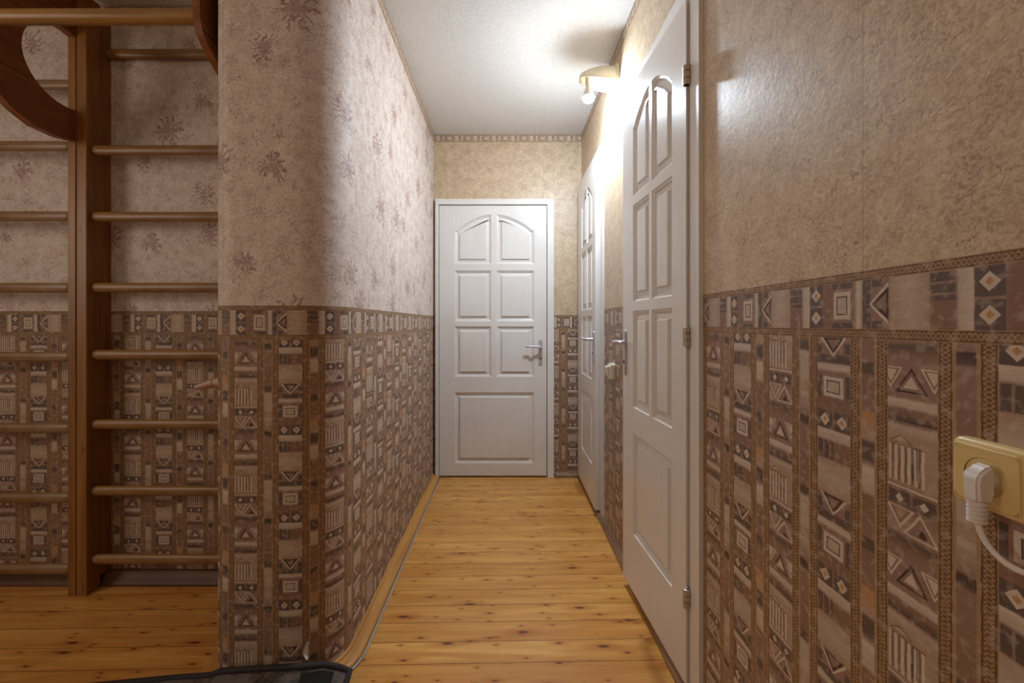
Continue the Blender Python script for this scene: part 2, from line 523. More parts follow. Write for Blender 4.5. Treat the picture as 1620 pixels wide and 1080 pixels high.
def add_tube(bm, pts, r, n=12, cap=True):
    """tube through 3-D points; r a number or list"""
    pts = [Vector(p) for p in pts]; rs = r if isinstance(r, (list, tuple)) else [r]*len(pts)
    rings = []; up = None
    for i, p in enumerate(pts):
        t = (pts[min(i+1, len(pts)-1)]-pts[max(i-1, 0)]).normalized()
        if up is None:
            up = Vector((0, 0, 1)) if abs(t.z) < .9 else Vector((1, 0, 0))
        a = t.cross(up).normalized(); up = a.cross(t).normalized()
        rr = rs[i] if isinstance(rs[i], (tuple, list)) else (rs[i], rs[i])
        rings.append([bm.verts.new(p+a*(rr[0]*cos(2*pi*k/n))+up*(rr[1]*sin(2*pi*k/n))) for k in range(n)])
    for A, B in zip(rings, rings[1:]):
        for k in range(n): bm.faces.new((A[k], A[(k+1) % n], B[(k+1) % n], B[k]))
    if cap:
        bm.faces.new(rings[0][::-1]); bm.faces.new(rings[-1])

def add_lathe(bm, prof, center=(0, 0, 0), axis='Z', n=24):
    cx = Vector(center); rings = []
    for r, h in prof:
        ring = []
        for k in range(n):
            a, b_ = r*cos(2*pi*k/n), r*sin(2*pi*k/n)
            p = {'Z': (a, b_, h), 'X': (h, a, b_), 'Y': (a, h, b_)}[axis]
            ring.append(bm.verts.new(cx+Vector(p)))
        rings.append(ring)
    for A, B in zip(rings, rings[1:]):
        for k in range(n): bm.faces.new((A[k], A[(k+1) % n], B[(k+1) % n], B[k]))
    bm.faces.new(rings[0][::-1]); bm.faces.new(rings[-1])

def round_rect(x0, x1, y0, y1, r, n=6):
    pts = []
    for cx, cy, a in ((x1-r, y1-r, 0), (x0+r, y1-r, pi/2), (x0+r, y0+r, pi), (x1-r, y0+r, 1.5*pi)):
        for i in range(n+1): pts.append((cx+r*cos(a+i*pi/2/n), cy+r*sin(a+i*pi/2/n)))
    return pts

def inset(pts, d):
    """move a CCW outline inwards by d"""
    n = len(pts); out = []
    for i in range(n):
        p0, p, p1 = (Vector(pts[i-1]), Vector(pts[i]), Vector(pts[(i+1) % n]))
        a = (p-p0).normalized(); b = (p1-p).normalized()
        na, nb = Vector((-a.y, a.x)), Vector((-b.y, b.x))
        m = na+nb; m = m/max(.3, m.length_squared)*2 if m.length > 1e-6 else na
        out.append(tuple(p+m*d))
    return out

# ---------------------------------------------------------------- the setting
XR = .577; YF = 3.173; YB = 1.886; ZC = EYE+1.4375
X0, Y0 = -3.2, -1.6

bm = bmesh.new(); add_box(bm, X0, XR+.02, Y0, YF+.02, -.05, 0)
tag(link('floor', bm, M_FLOOR), 'varnished yellow pine floorboards with dark knots', 'floor', kind='structure')
bm = bmesh.new(); add_box(bm, X0, XR+.02, Y0, YF+.02, ZC, ZC+.05)
tag(link('ceiling', bm, M_CEIL), 'white embossed paper ceiling over the corridor', 'ceiling', kind='structure')

def wall_strip(name, pts, u_of, mat, refs, label, holes=None):
    """vertical wall along the 2-D polyline pts; u_of = list of u values at the points;
    refs = (u of an A column's left edge, z of its triangle, u of a border diamond, z of dado top)"""
    uA, zA, uB, zB = refs
    bm = bmesh.new(); us = []
    cols = []
    for (x, y), u in zip(pts, u_of):
        cols.append((bm.verts.new((x, y, 0)), bm.verts.new((x, y, ZC)))); us.append(u)
    lu = []
    for i in range(len(pts)-1):
        bm.faces.new((cols[i][0], cols[i+1][0], cols[i+1][1], cols[i][1]))
        lu += [us[i], us[i+1], us[i+1], us[i]]
    return link(name, bm, mat, uv={'dado': lambda co, i: (lu[i]-uA, co.z-zA), 'border': lambda co, i: (lu[i]-uB, co.z-zB)})

# right wall, in pieces around the two door openings (one mesh)
D3 = (1.284, 1.866, 2.178)      # opening of the near door: y from, y to, top
D2 = (2.478, 3.105, 2.178)
def build_wall_right():
    uA, zA, uB, zB = -.6297, EYE-.0816, -.4973, EYE-.0246
    bm = bmesh.new()
    quads = [(Y0, D3[0], 0, ZC), (D3[0], D3[1], D3[2], ZC), (D3[1], D2[0], 0, ZC), (D2[0], D2[1], D2[2], ZC), (D2[1], YF, 0, ZC)]
    for y0, y1, z0, z1 in quads:
        v = [bm.verts.new(c) for c in ((XR, y0, z0), (XR, y1, z0), (XR, y1, z1), (XR, y0, z1))]
        bm.faces.new(v)
    return link('wall_right', bm, M_PLAIN, uv={'dado': lambda co, i: (-co.y-uA, co.z-zA), 'border': lambda co, i: (-co.y-uB, co.z-zB)})
tag(build_wall_right(), 'right wall with beige marbled paper above brown geometric paper', 'wall', kind='structure')
M_PLASTER = simple('grey_plaster', lin((120, 110, 100)), .9)
for nm, (a, b_, t) in (('wall_closet', D3), ('wall_pantry', D2)):   # the small rooms behind the two side doors
    bm = bmesh.new(); XI = 1.5
    for q in (((XI, a, 0), (XI, b_, 0), (XI, b_, t), (XI, a, t)), ((XR, a, 0), (XI, a, 0), (XI, a, t), (XR, a, t)),
              ((XR, b_, 0), (XI, b_, 0), (XI, b_, t), (XR, b_, t)), ((XR, a, t), (XI, a, t), (XI, b_, t), (XR, b_, t)), ((XR, a, 0), (XI, a, 0), (XI, b_, 0), (XR, b_, 0))):
        bm.faces.new([bm.verts.new(c) for c in q])
    tag(link(nm, bm, M_PLASTER), 'plastered reveal behind the %s side door' % ('near' if nm == 'wall_closet' else 'far'), 'wall', kind='structure')

o = wall_strip('wall_far', [(-.548, YF), (XR, YF)], [-.548, XR], M_PLAIN, (.332, EYE-.256, .404, EYE-.0437), None)
tag(o, 'narrow end wall around the white door', 'wall', kind='structure')
o = wall_strip('wall_back', [(X0, YB), (-.9665, YB)], [X0, -.9665], M_FLORAL, (-1.687-.036, EYE-.2486, -1.662, EYE-.053), None)
tag(o, 'papered alcove wall behind the wooden wall bars', 'wall', kind='structure')

# left wall: straight corridor side, rounded end facing the room, alcove side
def arc(cx, cy, r, a0, a1, n):
    return [(cx+r*cos(radians(a0+(a1-a0)*i/n)), cy+r*sin(radians(a0+(a1-a0)*i/n))) for i in range(n+1)]
LEFT = [(-.9665, YB), (-.9665, 1.433)]+arc(-.8665, 1.433, .10, 180, 270, 14)[1:]+arc(-.698, 1.483, .15, 270, 360, 20)+[(-.548, YF)]
LU = [0.0]
for a, b_ in zip(LEFT, LEFT[1:]): LU.append(LU[-1]+math.dist(a, b_))
def left_u_at(px):
    """arc length where the camera ray through image column px meets the flat front"""
    x = (px-800)/F*1.333
    i = max(j for j in range(len(LEFT)) if LEFT[j][0] <= -.8660 and LEFT[j][1] <= 1.3331)
    return LU[i]+(x-LEFT[i][0])
uBc = left_u_at(459)             # centre of a B column
o = wall_strip('wall_left', LEFT, LU, M_FLORAL, (uBc-.17775, EYE-.110, left_u_at(381), EYE-.0515), None)
for p in o.data.polygons: p.use_smooth = True
tag(o, 'left corridor wall ending in a rounded papered corner', 'wall', kind='structure')
# small curl of torn paper near its foot
bm = bmesh.new()
rows = []
for i in range(7):
    t = i/6; z = .085+.055*t
    wv = .012*sin(pi*min(1, t*1.05))+.001
    rows.append([bm.verts.new((-.632-.002-wv*s_, 1.3455-.004-.010*s_*s_, z)) for s_ in (0, .5, 1)])
for A, B in zip(rows, rows[1:]):
    for k in range(2): bm.faces.new((A[k], A[k+1], B[k+1], B[k]))
c_ = link('torn_paper', bm, simple('paper_back', lin((226, 220, 216)), .8), o); c_['label'] = 'white curl of torn wallpaper'
sol = c_.modifiers.new('thick', 'SOLIDIFY'); sol.thickness = .0006

# skirtings: profile (out from the wall, height) swept along a path
def sweep(name, path, prof, mat, side=1):
    """path = 2-D points; side=+1: room lies to the right of the walking direction"""
    bm = bmesh.new(); rings = []
    n = len(path)
    for i in range(n):
        p = Vector(path[i]); a = Vector(path[max(i-1, 0)]); b_ = Vector(path[min(i+1, n-1)])
        d1 = (p-a).normalized() if i else (b_-p).normalized(); d2 = (b_-p).normalized() if i < n-1 else d1
        n1 = Vector((d1.y, -d1.x))*side; n2 = Vector((d2.y, -d2.x))*side
        m = n1+n2; m = m/m.length_squared*2
        rings.append([bm.verts.new((p.x+m.x*o_, p.y+m.y*o_, z)) for o_, z in prof])
    k = len(prof)
    for A, B in zip(rings, rings[1:]):
        for j in range(k): bm.faces.new((A[j], A[(j+1) % k], B[(j+1) % k], B[j]))
    bm.faces.new(rings[0]); bm.faces.new(rings[-1][::-1])
    o = link(name, bm, mat); smooth_angle(o, 40); return o
PROF_L = [(.0005, 0), (.048, 0), (.0485, .007), (.045, .012), (.037, .016), (.020, .018), (.011, .021), (.007, .028), (.0005, .030)]
LP = [(-.548, YF-.002)]+[(x, y) for x, y in reversed(LEFT[1:-1])]+[(-.9665, YB-.05)]
tag(sweep('baseboard_left', LP, PROF_L, M_BASE, -1), 'pine skirting strip along the left wall and round its corner', 'skirting', kind='structure')
PROF_R = [(.0005, 0), (.030, 0), (.031, .012), (.026, .020), (.020, .026), (.008, .034), (.0005, .036)]
tag(sweep('baseboard_right', [(XR, Y0), (XR, 3.172)], PROF_R, M_BASER, -1), 'worn brown skirting strip along the right wall under the doors', 'skirting', kind='structure')
tag(sweep('baseboard_far', [(.375, YF), (XR-.032, YF)], [(.0005, 0), (.034, 0), (.034, .016), (.026, .026), (.010, .034), (.0005, .036)], M_BASER, 1), 'short wooden skirting piece right of the end door', 'skirting', kind='structure')
tag(sweep('baseboard_back', [(X0, YB), (-1.018, YB)], [(.0005, 0), (.046, 0), (.047, .01), (.036, .022), (.018, .036), (.012, .050), (.0005, .052)], M_BASEB, 1), 'dark wooden skirting at the foot of the alcove wall', 'skirting', kind='structure')

# ceiling border paper strips
def crown(name, pts, us, label):
    bm = bmesh.new(); lu = []
    n = len(pts)
    for i in range(n-1):
        (x0, y0), (x1, y1) = pts[i], pts[i+1]
        q = [(x0, y0, ZC-.056), (x1, y1, ZC-.056), (x1, y1, ZC-.0005), (x0, y0, ZC-.0005)]
        bm.faces.new([bm.verts.new(c) for c in q]); lu += [us[i], us[i+1], us[i+1], us[i]]
    o = link(name, bm, M_CROWN, uv={'UVMap': lambda co, i: (lu[i], co.z-(ZC-.0557))})
    s_ = o.modifiers.new('thick', 'SOLIDIFY'); s_.thickness = .001; s_.offset = 0
    tag(o, label, 'border', kind='structure')
e = .0012
crown('trim_1', [(-.548+e, YF-e), (XR-e, YF-e)], [-.5, .6], 'narrow patterned border paper above the end door')
crown('trim_2', [(XR-e, YF), (XR-e, Y0)], [0, YF-Y0], 'narrow patterned border paper along the top of the right wall')
LC = [(x+(e if x > -.56 else 0)-(e if x < -.96 else 0), y-(e if y < 1.45 else 0)) for x, y in LEFT]
crown('trim_3', LC, LU, 'narrow patterned border paper along the top of the left wall')
crown('trim_4', [(X0, YB-e), (-.9665, YB-e)], [X0, -.9665], 'narrow patterned border paper along the top of the alcove wall')

# ---------------------------------------------------------------- doors
MOULD = [(0, 0), (.003, .005), (.009, .007), (.012, .013), (.018, .0155), (.036, .012), (.0385, .003), (.041, .002)]
def door_leaf(name, W, T, cols, rows, top0, arch, z0, z1):
    """cols = [(x0,x1),(x0,x1)], rows = [(z0,z1) bottom, ...]; arch = (z end, z peak) of the top row"""
    bm = bmesh.new()
    xa, xb = cols[0][0], cols[1][1]; xm0, xm1 = cols[0][1], cols[1][0]
    add_box(bm, 0, xa, 0, T, z0, z1); add_box(bm, xb, W, 0, T, z0, z1)
    # rails under and between the rows
    edges = [z0]+[e_ for r in rows for e_ in r]+[top0]
    for a, b_ in zip(edges[0::2], edges[1::2]): add_box(bm, xa, xb, 0, T, a, b_)
    # mullion beside every panel of the upper rows
    for a, b_ in rows[1:]+[(top0, z1)]: add_box(bm, xm0, xm1, 0, T, a, b_)
    # arched head, one piece per column
    ze, zp = arch
    def curve(x0, x1, flip, n=14):
        out = []
        for i in range(n+1):
            t = i/n
            h = .5*(1-cos(pi*min(1, t/.25)))*.12 + sin(pi/2*max(0, (t-.06)/.94))**1.05*.88 if t > 0 else 0
            x = x0+(x1-x0)*t
            out.append((x, ze+(zp-ze)*min(1, h)))
        return out
    arcs = [curve(cols[0][0], cols[0][1], False), curve(cols[1][1], cols[1][0], True)]
    for ar in arcs:
        pts = ar+[(ar[-1][0], z1), (ar[0][0], z1)]
        add_prism(bm, pts, lambda p: (p[0], 0, p[1]), lambda p: (p[0], T, p[1]))
    # panels
    outl = [[(xa, rows[0][0]), (xb, rows[0][0]), (xb, rows[0][1]), (xa, rows[0][1])]]
    for r in rows[1:]:
        for c in cols: outl.append([(c[0], r[0]), (c[1], r[0]), (c[1], r[1]), (c[0], r[1])])
    a0, a1 = arcs
    outl.append([(cols[0][0], top0), (cols[0][1], top0)]+a0[::-1])
    outl.append([(cols[1][0], top0), (cols[1][1], top0)]+a1)
    for pts in outl:
        prev = None
        for d, y in MOULD:
            ring = [bm.verts.new((p[0], y, p[1])) for p in inset(pts, d)]
            if prev:
                n = len(ring)
                for i in range(n): bm.faces.new((prev[i], prev[(i+1) % n], ring[(i+1) % n], ring[i]))
            prev = ring
        bm.faces.new(prev)
        back = [bm.verts.new((p[0], T-.006, p[1])) for p in pts]; bm.faces.new(back)
    bmesh.ops.remove_doubles(bm, verts=bm.verts, dist=.00005)
    return link(name, bm, M_WHITE)

def frame_boards(bm, x0, x1, zt, wl, wr, wt, y0, y1):
    add_box(bm, x0-wl, x0, y0, y1, 0, zt, .002); add_box(bm, x1, x1+wr, y0, y1, 0, zt, .002)
    add_box(bm, x0-wl, x1+wr, y0, y1, zt, zt+wt, .002)

def handle(parent, x, z, dirx, lever=.115, out=.052, plate_h=.20, y0=0.0, drop=0.0, name='door_handle'):
    bm = bmesh.new()
    pl = round_rect(x-.014, x+.014, z-plate_h*.72, z+plate_h*.28, .0135)
    add_prism(bm, pl, lambda p: (p[0], y0-.0004, p[1]), lambda p: (p[0], y0-.004, p[1]))
    pl2 = inset(pl, .003)
    add_prism(bm, pl2, lambda p: (p[0], y0-.0038, p[1]), lambda p: (p[0], y0-.008, p[1]))
    h = link(name, bm, M_NICKEL, parent)
    bm = bmesh.new()
    y1 = y0-out
    pts = [(x, y0-.008, z), (x, y0-.025, z), (x, y1+.010, z), (x+dirx*.006, y1+.002, z), (x+dirx*.016, y1, z)]
    rs = [.0095, .0085, .0085, .009, .0095]
    for i in range(1, 7):
        t = i/6; pts.append((x+dirx*(.016+(lever-.016)*t), y1-.004*sin(pi*t), z+.006*sin(pi*t*.9)-drop*t*t)); rs.append((.0095-.001*t, .0085-.0015*t))
    pts.append((x+dirx*(lever+.004), y1, z-drop)); rs.append(.003)
    add_tube(bm, pts, rs, 14)
    l = link('lever', bm, M_NICKEL, h); smooth_angle(l, 60)
    bm = bmesh.new()
    add_lathe(bm, [(.007, y0-.0078), (.007, y0-.0098), (.0035, y0-.0105)], (x, 0, z-.085), 'Y', 16)
    link('keyhole', bm, M_DARK, h)
    return h

# --- end door
D1L = -.500; D1R = .308
d1 = door_leaf('door_1', D1R-D1L, .036, [(.115, .391), (.432, .714)], [(.108, .642), (.760, 1.139), (1.178, 1.560)], 1.610, (1.863, 1.982), .014, 2.050)
d1.location = (D1L, YF-.026, 0)
tag(d1, 'white panelled door closing the far end of the corridor', 'door', kind='structure')
bm = bmesh.new()
frame_boards(bm, -.004, D1R-D1L+.005, 2.056, .026, .050, .042, -.012, .0255)
link('door_frame', bm, M_WHITE, d1)
handle(d1, D1R-D1L-.045, .985, -1, lever=.115, plate_h=.19)

# --- side doors: local x runs along the wall towards the camera
def side_door(name, W, loc, ang, op, cols, frame, label):
    d = door_leaf(name, W, .034, cols, [(.285, .705), (.812, 1.212), (1.252, 1.650)], 1.690, (1.972, 2.058), .044, 2.160)
    d.location = loc; d.rotation_euler = (0, 0, -pi/2+ang)
    tag(d, label, 'door', kind='structure')
    bm = bmesh.new(); y0, y1, zt = op          # the frame stays square to the wall
    wn, wf, wt = frame
    inv = (Matrix.Translation(Vector(loc)) @ Matrix.Rotation(-pi/2+ang, 4, 'Z')).inverted()
    for q in ((y0-wn, y0, 0.032, zt+wt), (y1, y1+wf, .032, zt+wt), (y0, y1, zt, zt+wt)):
        add_box(bm, XR-.013, XR+.06, q[0], q[1], q[2], q[3], .0015)
    add_box(bm, XR-.004, XR+.06, y0, y1, .0, .028)
    bm.transform(inv)
    link('door_frame', bm, M_WHITE, d)
    return d
cols = [(.125, .290), (.316, .479)]
# near one, slightly ajar: hinged on the camera side, front face corner at (.555, 1.284)
ang3 = math.atan2(.555-.522, 1.860-1.288)
W3 = .575
near = Vector((.556, 1.286)); far3 = near+Vector((-sin(ang3), cos(ang3)))*W3
d3 = side_door('door_3', W3, (far3.x, far3.y, 0), ang3, (1.279, 1.872, 2.170), cols, (.060, .040, .062), 'large white panelled side door nearest the camera, slightly ajar')
handle(d3, .036, 1.078, 1, lever=.11, out=.058, plate_h=.20)
for z in (EYE+.762, EYE-.040, EYE-.842):
    bm = bmesh.new(); x = W3+.005; y = -.001
    for a, b_ in ((-.030, -.011), (-.010, .010), (.011, .030)):
        add_lathe(bm, [(.0085, z+a), (.0108, z+a+.001), (.0108, z+b_-.001), (.0085, z+b_)], (x, y, 0), 'Z', 18)
    add_lathe(bm, [(.0075, z-.030), (.0075, z+.030)], (x, y, 0), 'Z', 14)
    add_lathe(bm, [(.006, z+.030), (.004, z+.034), (.001, z+.035)], (x, y, 0), 'Z', 14)
    h = link('hinge', bm, M_HINGE, d3); smooth_angle(h, 40)
W2 = .600
d2 = side_door('door_2', W2, (.536, 3.098, 0), 0.0, (2.486, 3.106, 2.170), [(.150, .315), (.341, .505)], (.050, .055, .062), 'smaller white panelled side door farther along the right wall')
handle(d2, W2-.034, 1.065, -1, lever=.11, out=.055, plate_h=.19)

# ---------------------------------------------------------------- light switch between the side doors
sw = empty('light_switch', (XR, 2.235, .905))
tag(sw, 'ivory light switch with raised rocker between the two side doors', 'light switch')
bm = bmesh.new()
pl = round_rect(-.040, .040, -.042, .042, .008)
add_prism(bm, pl, lambda p: (-.0004, p[0], p[1]), lambda p: (-.016, p[0], p[1]))
pl2 = inset(pl, .006); add_prism(bm, pl2, lambda p: (-.0158, p[0], p[1]), lambda p: (-.022, p[0], p[1]))
link('switch_plate', bm, M_SWITCH, sw)
bm = bmesh.new()
add_prism(bm, [(-.022, -.024), (-.030, -.024), (-.040, .020), (-.038, .028), (-.022, .028)], lambda p: (p[0], -.024, p[1]), lambda p: (p[0], .024, p[1]))
link('rocker', bm, M_WHITEP, sw)

# ---------------------------------------------------------------- wall lamp
lamp = empty('wall_lamp', (XR, 2.171, EYE+1.28))
tag(lamp, 'cream wall lamp with a bare lit bulb, high on the right wall', 'lamp')
bm = bmesh.new()
bp = round_rect(-.062, .062, -.056, .050, .03)
add_prism(bm, bp, lambda p: (-.0004, p[0], p[1]), lambda p: (-.014, p[0], p[1]))
link('base_plate', bm, M_SWITCH, lamp)
bm = bmesh.new()                                   # hollow half-shell that reaches out over the bulb
rings = []
N = 20
for i in range(15):
    t = i/14
    x = -.012-.170*t
    top = .052*(1-.10*t-.55*t**3)
    hw = .060*(1-.06*t-.46*t**4)
    low = -.046+.034*t**1.6
    ring = []
    for k in range(N+1):
        a = pi*k/N
        ring.append((x, hw*cos(a), low+(top-low)*sin(a)**.62))
    rings.append(ring)
tip = []
for k in range(N+1):
    a = pi*k/N
    tip.append((-.190, .030*cos(a), -.010+.018*sin(a)**.62))
rings.append(tip)
R_ = [[bm.verts.new(c) for c in r] for r in rings]
for A, B in zip(R_, R_[1:]):
    for k in range(N): bm.faces.new((A[k], A[k+1], B[k+1], B[k]))
bm.faces.new(R_[-1])
b_ = link('lamp_shade', bm, M_SWITCH, lamp); smooth_angle(b_, 60)
s_ = b_.modifiers.new('thick', 'SOLIDIFY'); s_.thickness = .004; s_.offset = 0
bm = bmesh.new()
add_lathe(bm, [(.013, .012), (.017, .008), (.017, -.030), (.0145, -.034), (.0145, -.050)], (-.146, 0, 0), 'Z', 20)
q = link('bulb_holder', bm, M_WHITEP, lamp); smooth_angle(q, 40)
bm = bmesh.new()                                    # LED bulb: opaque collar, glowing globe below it
add_lathe(bm, [(.0135, -.049), (.0150, -.056), (.0215, -.074), (.0270, -.088), (.0303, -.098), (.0304, -.1030), (.0290, -.1034)], (-.146, 0, 0), 'Z', 24)
q = link('bulb_collar', bm, M_WHITEP, lamp); smooth_angle(q, 40)
bm = bmesh.new()
prof = []
for i in range(0, 13):
    a = radians(94)+(pi-radians(94))*i/12
    prof.append((max(.0008, .0305*sin(a)), -.100+.0305*cos(a)))
add_lathe(bm, prof, (-.146, 0, 0), 'Z', 24)
q = link('bulb', bm, M_BULB, lamp, smooth=True)

# ---------------------------------------------------------------- socket, plug and cable
so = empty('wall_socket', (XR, .49, EYE-.180))
tag(so, 'cream plastic double wall socket on the geometric paper', 'socket')
bm = bmesh.new()
yl, yr = .039, -.112                                # towards the far side, towards the camera
outer = round_rect(yr, yl, -.0405, .0405, .010)
def lofty(bm, loops, cap=True):
    prev = None
    for pts, x in loops:
        ring = [bm.verts.new((x, p[0], p[1])) for p in pts]
        if prev:
            n = len(ring)
            for i in range(n): bm.faces.new((prev[i], prev[(i+1) % n], ring[(i+1) % n], ring[i]))
        prev = ring
    if cap: bm.faces.new(prev)
def circ(cy, cz, r, n=28): return [(cy+r*cos(2*pi*i/n), cz+r*sin(2*pi*i/n)) for i in range(n)]
lofty(bm, [(outer, -.0003), (outer, -.007), (inset(outer, .0015), -.0105), (inset(outer, .004), -.0125)])
q = link('socket_frame', bm, M_CREAMP, so); smooth_angle(q, 50)
for cy in (0.0, -.073):
    bm = bmesh.new()
    sq = round_rect(cy-.0335, cy+.0335, -.0335, .0335, .004)
    lofty(bm, [(sq, -.012), (sq, -.0138), (inset(sq, .001), -.0146)], cap=False)
    # face with a round hole: ring between the square and the circle
    n = 4*7
    n = 64; h_ = .0325; a = []
    for i in range(n):
        t = 2*pi*i/n; k_ = h_/max(abs(cos(t)), abs(sin(t))); k_ = min(k_, h_*1.36)
        a.append((cy+k_*cos(t), k_*sin(t), t))
    ring_o = [bm.verts.new((-.01462, p[0], p[1])) for p in a]
    ring_i = [bm.verts.new((-.01462, cy+.0222*cos(p[2]), .0222*sin(p[2]))) for p in a]
    ring_b = [bm.verts.new((-.0008, v.co.y, v.co.z)) for v in ring_i]
    m_ = len(a)
    for i in range(m_):
        bm.faces.new((ring_o[i], ring_o[(i+1) % m_], ring_i[(i+1) % m_], ring_i[i]))
        bm.faces.new((ring_i[i], ring_i[(i+1) % m_], ring_b[(i+1) % m_], ring_b[i]))
    bm.faces.new(ring_b)
    for f_ in bm.faces:
        if max(v.co.x for v in f_.verts) > -.002: f_.material_index = 1
    bmesh.ops.remove_doubles(bm, verts=bm.verts, dist=.00002)
    q = link('socket_face', bm, [M_CREAMP, M_HOLE], so)
pg = empty('power_plug', (XR-.014, .49, EYE-.180))
tag(pg, 'white angled plug pushed into the cream wall socket, cable hanging below', 'plug')
bm = bmesh.new()
add_lathe(bm, [(.0130, .0125), (.0135, .009), (.0130, -.002), (.0115, -.014)], (0, -.0005, -.001), 'X', 28)
# squarish elbow head, slanted on top, turning down
hd = [(-.008, .0175), (-.014, .0180), (-.026, .0080), (-.028, -.002), (-.027, -.025), (-.011, -.025), (-.007, -.014)]
tmp = bmesh.new(); add_prism(tmp, hd, lambda p: (p[0], -.0175, p[1]), lambda p: (p[0], .0005, p[1]))
bmesh.ops.bevel(tmp, geom=list(tmp.edges), offset=.0028, segments=3, affect='EDGES')
me_ = bpy.data.meshes.new('t'); tmp.to_mesh(me_); tmp.free(); bm.from_mesh(me_); bpy.data.meshes.remove(me_)
q = link('plug_body', bm, M_WHITEP, pg); smooth_angle(q, 40)
bm = bmesh.new()
pr = [(.0095, -.023)]
for i in range(4): z = -.0255-i*.0048; pr += [(.0088, z), (.0088, z-.0026), (.0070, z-.0030), (.0070, z-.0044)]
pr += [(.0090, -.0450), (.0088, -.0480), (.005, -.0490)]
add_lathe(bm, pr, (-.0190, -.0085, 0), 'Z', 20)
q = link('strain_relief', bm, M_WHITEP, pg); smooth_angle(q, 40)
bm = bmesh.new()
cp = []
ctrl = [(-.0180, -.0095, -.047), (-.0180, -.0105, -.056), (-.0165, -.016, -.069), (-.014, -.026, -.0800), (-.012, -.040, -.0850), (-.011, -.060, -.083), (-.012, -.10, -.083), (-.013, -.20, -.12), (-.010, -.40, -.32), (-.008, -.60, -.62), (-.02, -.75, -.93), (-.06, -.90, -.974), (-.15, -1.15, -.975)]
def catmull(P_, n=6):
    out = []
    for i in range(len(P_)-1):
        a, b_, c, d = (Vector(P_[max(i-1, 0)]), Vector(P_[i]), Vector(P_[i+1]), Vector(P_[min(i+2, len(P_)-1)]))
        for j in range(n):
            t = j/n
            out.append(.5*((2*b_)+(c-a)*t+(2*a-5*b_+4*c-d)*t*t+(3*b_-a-3*c+d)*t**3))
    out.append(Vector(P_[-1])); return out
add_tube(bm, catmull(ctrl), .0033, 12)
q = link('cable', bm, M_WHITEP, pg, smooth=True)

# ---------------------------------------------------------------- wooden wall bars
def rung_mesh(x0, x1, ry=.015, rz=.0215, endl=True, endr=True):
    bm = bmesh.new(); n = 16
    st = [(0, .55), (.004, .80), (.014, .95), (.035, 1)]
    xs = [(x0+a, f) for a, f in st]+[(x1-a, f) for a, f in reversed(st)]
    rings = []
    for x, f in xs:
        rings.append([bm.verts.new((x, ry*f*cos(2*pi*k/n), rz*f*sin(2*pi*k/n))) for k in range(n)])
    for A, B in zip(rings, rings[1:]):
        for k in range(n): bm.faces.new((A[k], A[(k+1) % n], B[(k+1) % n], B[k]))
    bm.faces.new(rings[0][::-1]); bm.faces.new(rings[-1])
    return bm

def wall_bars(xl, xr, wl, wr, d0, rungs, rd, label, ztop, extra=None):
    t = empty('wall_bars', ((xl+xr)/2, (d0+YB)/2, 0)); tag(t, label, 'wall bars', 'wooden wall bar units')
    ox, oy = t.location.x, t.location.y
    for a, b_ in ((xl-wl, xl), (xr, xr+wr)):
        bm = bmesh.new(); add_box(bm, a-ox, b_-ox, d0-oy, YB-.05-oy, 0, ztop, .003)
        add_box(bm, a-ox+.001, b_-ox-.001, YB-.052-oy, YB-.001-oy, .055, ztop-.06)
        link('upright', bm, M_PINE, t)
    first = None
    for z, y, x0, rz in rungs:
        if first is None:
            first = link('rung', rung_mesh(xl-.002+0-ox, xr+.002-ox), M_RUNG, t); smooth_angle(first, 50); r = first
        else:
            r = first.copy(); COL.objects.link(r); r.parent = t
        r.location = (0, y-oy, z)
    return t
wall_bars(-1.7825, -1.005, .043, .040, 1.774,
          [(EYE+z, 1.803, 0, 0) for z in (.749, .462, .156, -.134, -.434, -.721, -1.016)]+[(EYE+1.205, 1.866, 0, 0)], 0,
          'wooden wall bars unit next to the rounded wall corner', EYE+1.40)
wall_bars(-2.640, -1.863, .040, .034, 1.774,
          [(EYE+z, 1.790, 0, 0) for z in (.7615, .461, .1545, -.141, -.447, -.745, -1.050)]+[(EYE+1.030, 1.800, 0, 0)], 0,
          'wooden wall bars unit at the left edge, behind the big curved bracket', EYE+1.40)

# pull-up bar on two curved brackets, fixed to the front of the uprights
pu = empty('pull_up_bar', (-1.42, 1.375, EYE+1.010))
tag(pu, 'thick round wooden pull-up bar on curved plank brackets above the wall bars', 'pull-up bar')
bm = bmesh.new(); n = 20
add_tube(bm, [(x, 0, 0) for x in (-.412, -.2, 0, .2, .434)], .0235, n)
q = link('bar', bm, wood('bar_pine', lin((178, 130, 56)), lin((142, 98, 38)), lin((90, 48, 20)), 'X', .33, grey=.25), pu); smooth_angle(q, 50)
lower = [(1.7735, .777), (1.73, .768), (1.70, .765), (1.62, .770), (1.553, .797), (1.51, .830), (1.47, .862), (1.42, .893), (1.39, .911), (1.355, .945), (1.342, .985)]
upper = [(1.342, 1.09), (1.36, 1.19), (1.41, 1.29), (1.49, 1.37), (1.58, 1.41), (1.7735, 1.418)]
hc, hr = (1.737, 1.063), .160
hole = []
a0 = math.acos((1.7735-hc[0])/hr)
for i in range(25):
    a = -a0-(2*pi-2*a0)*i/24
    hole.append((hc[0]+hr*cos(a), hc[1]+hr*sin(a)))
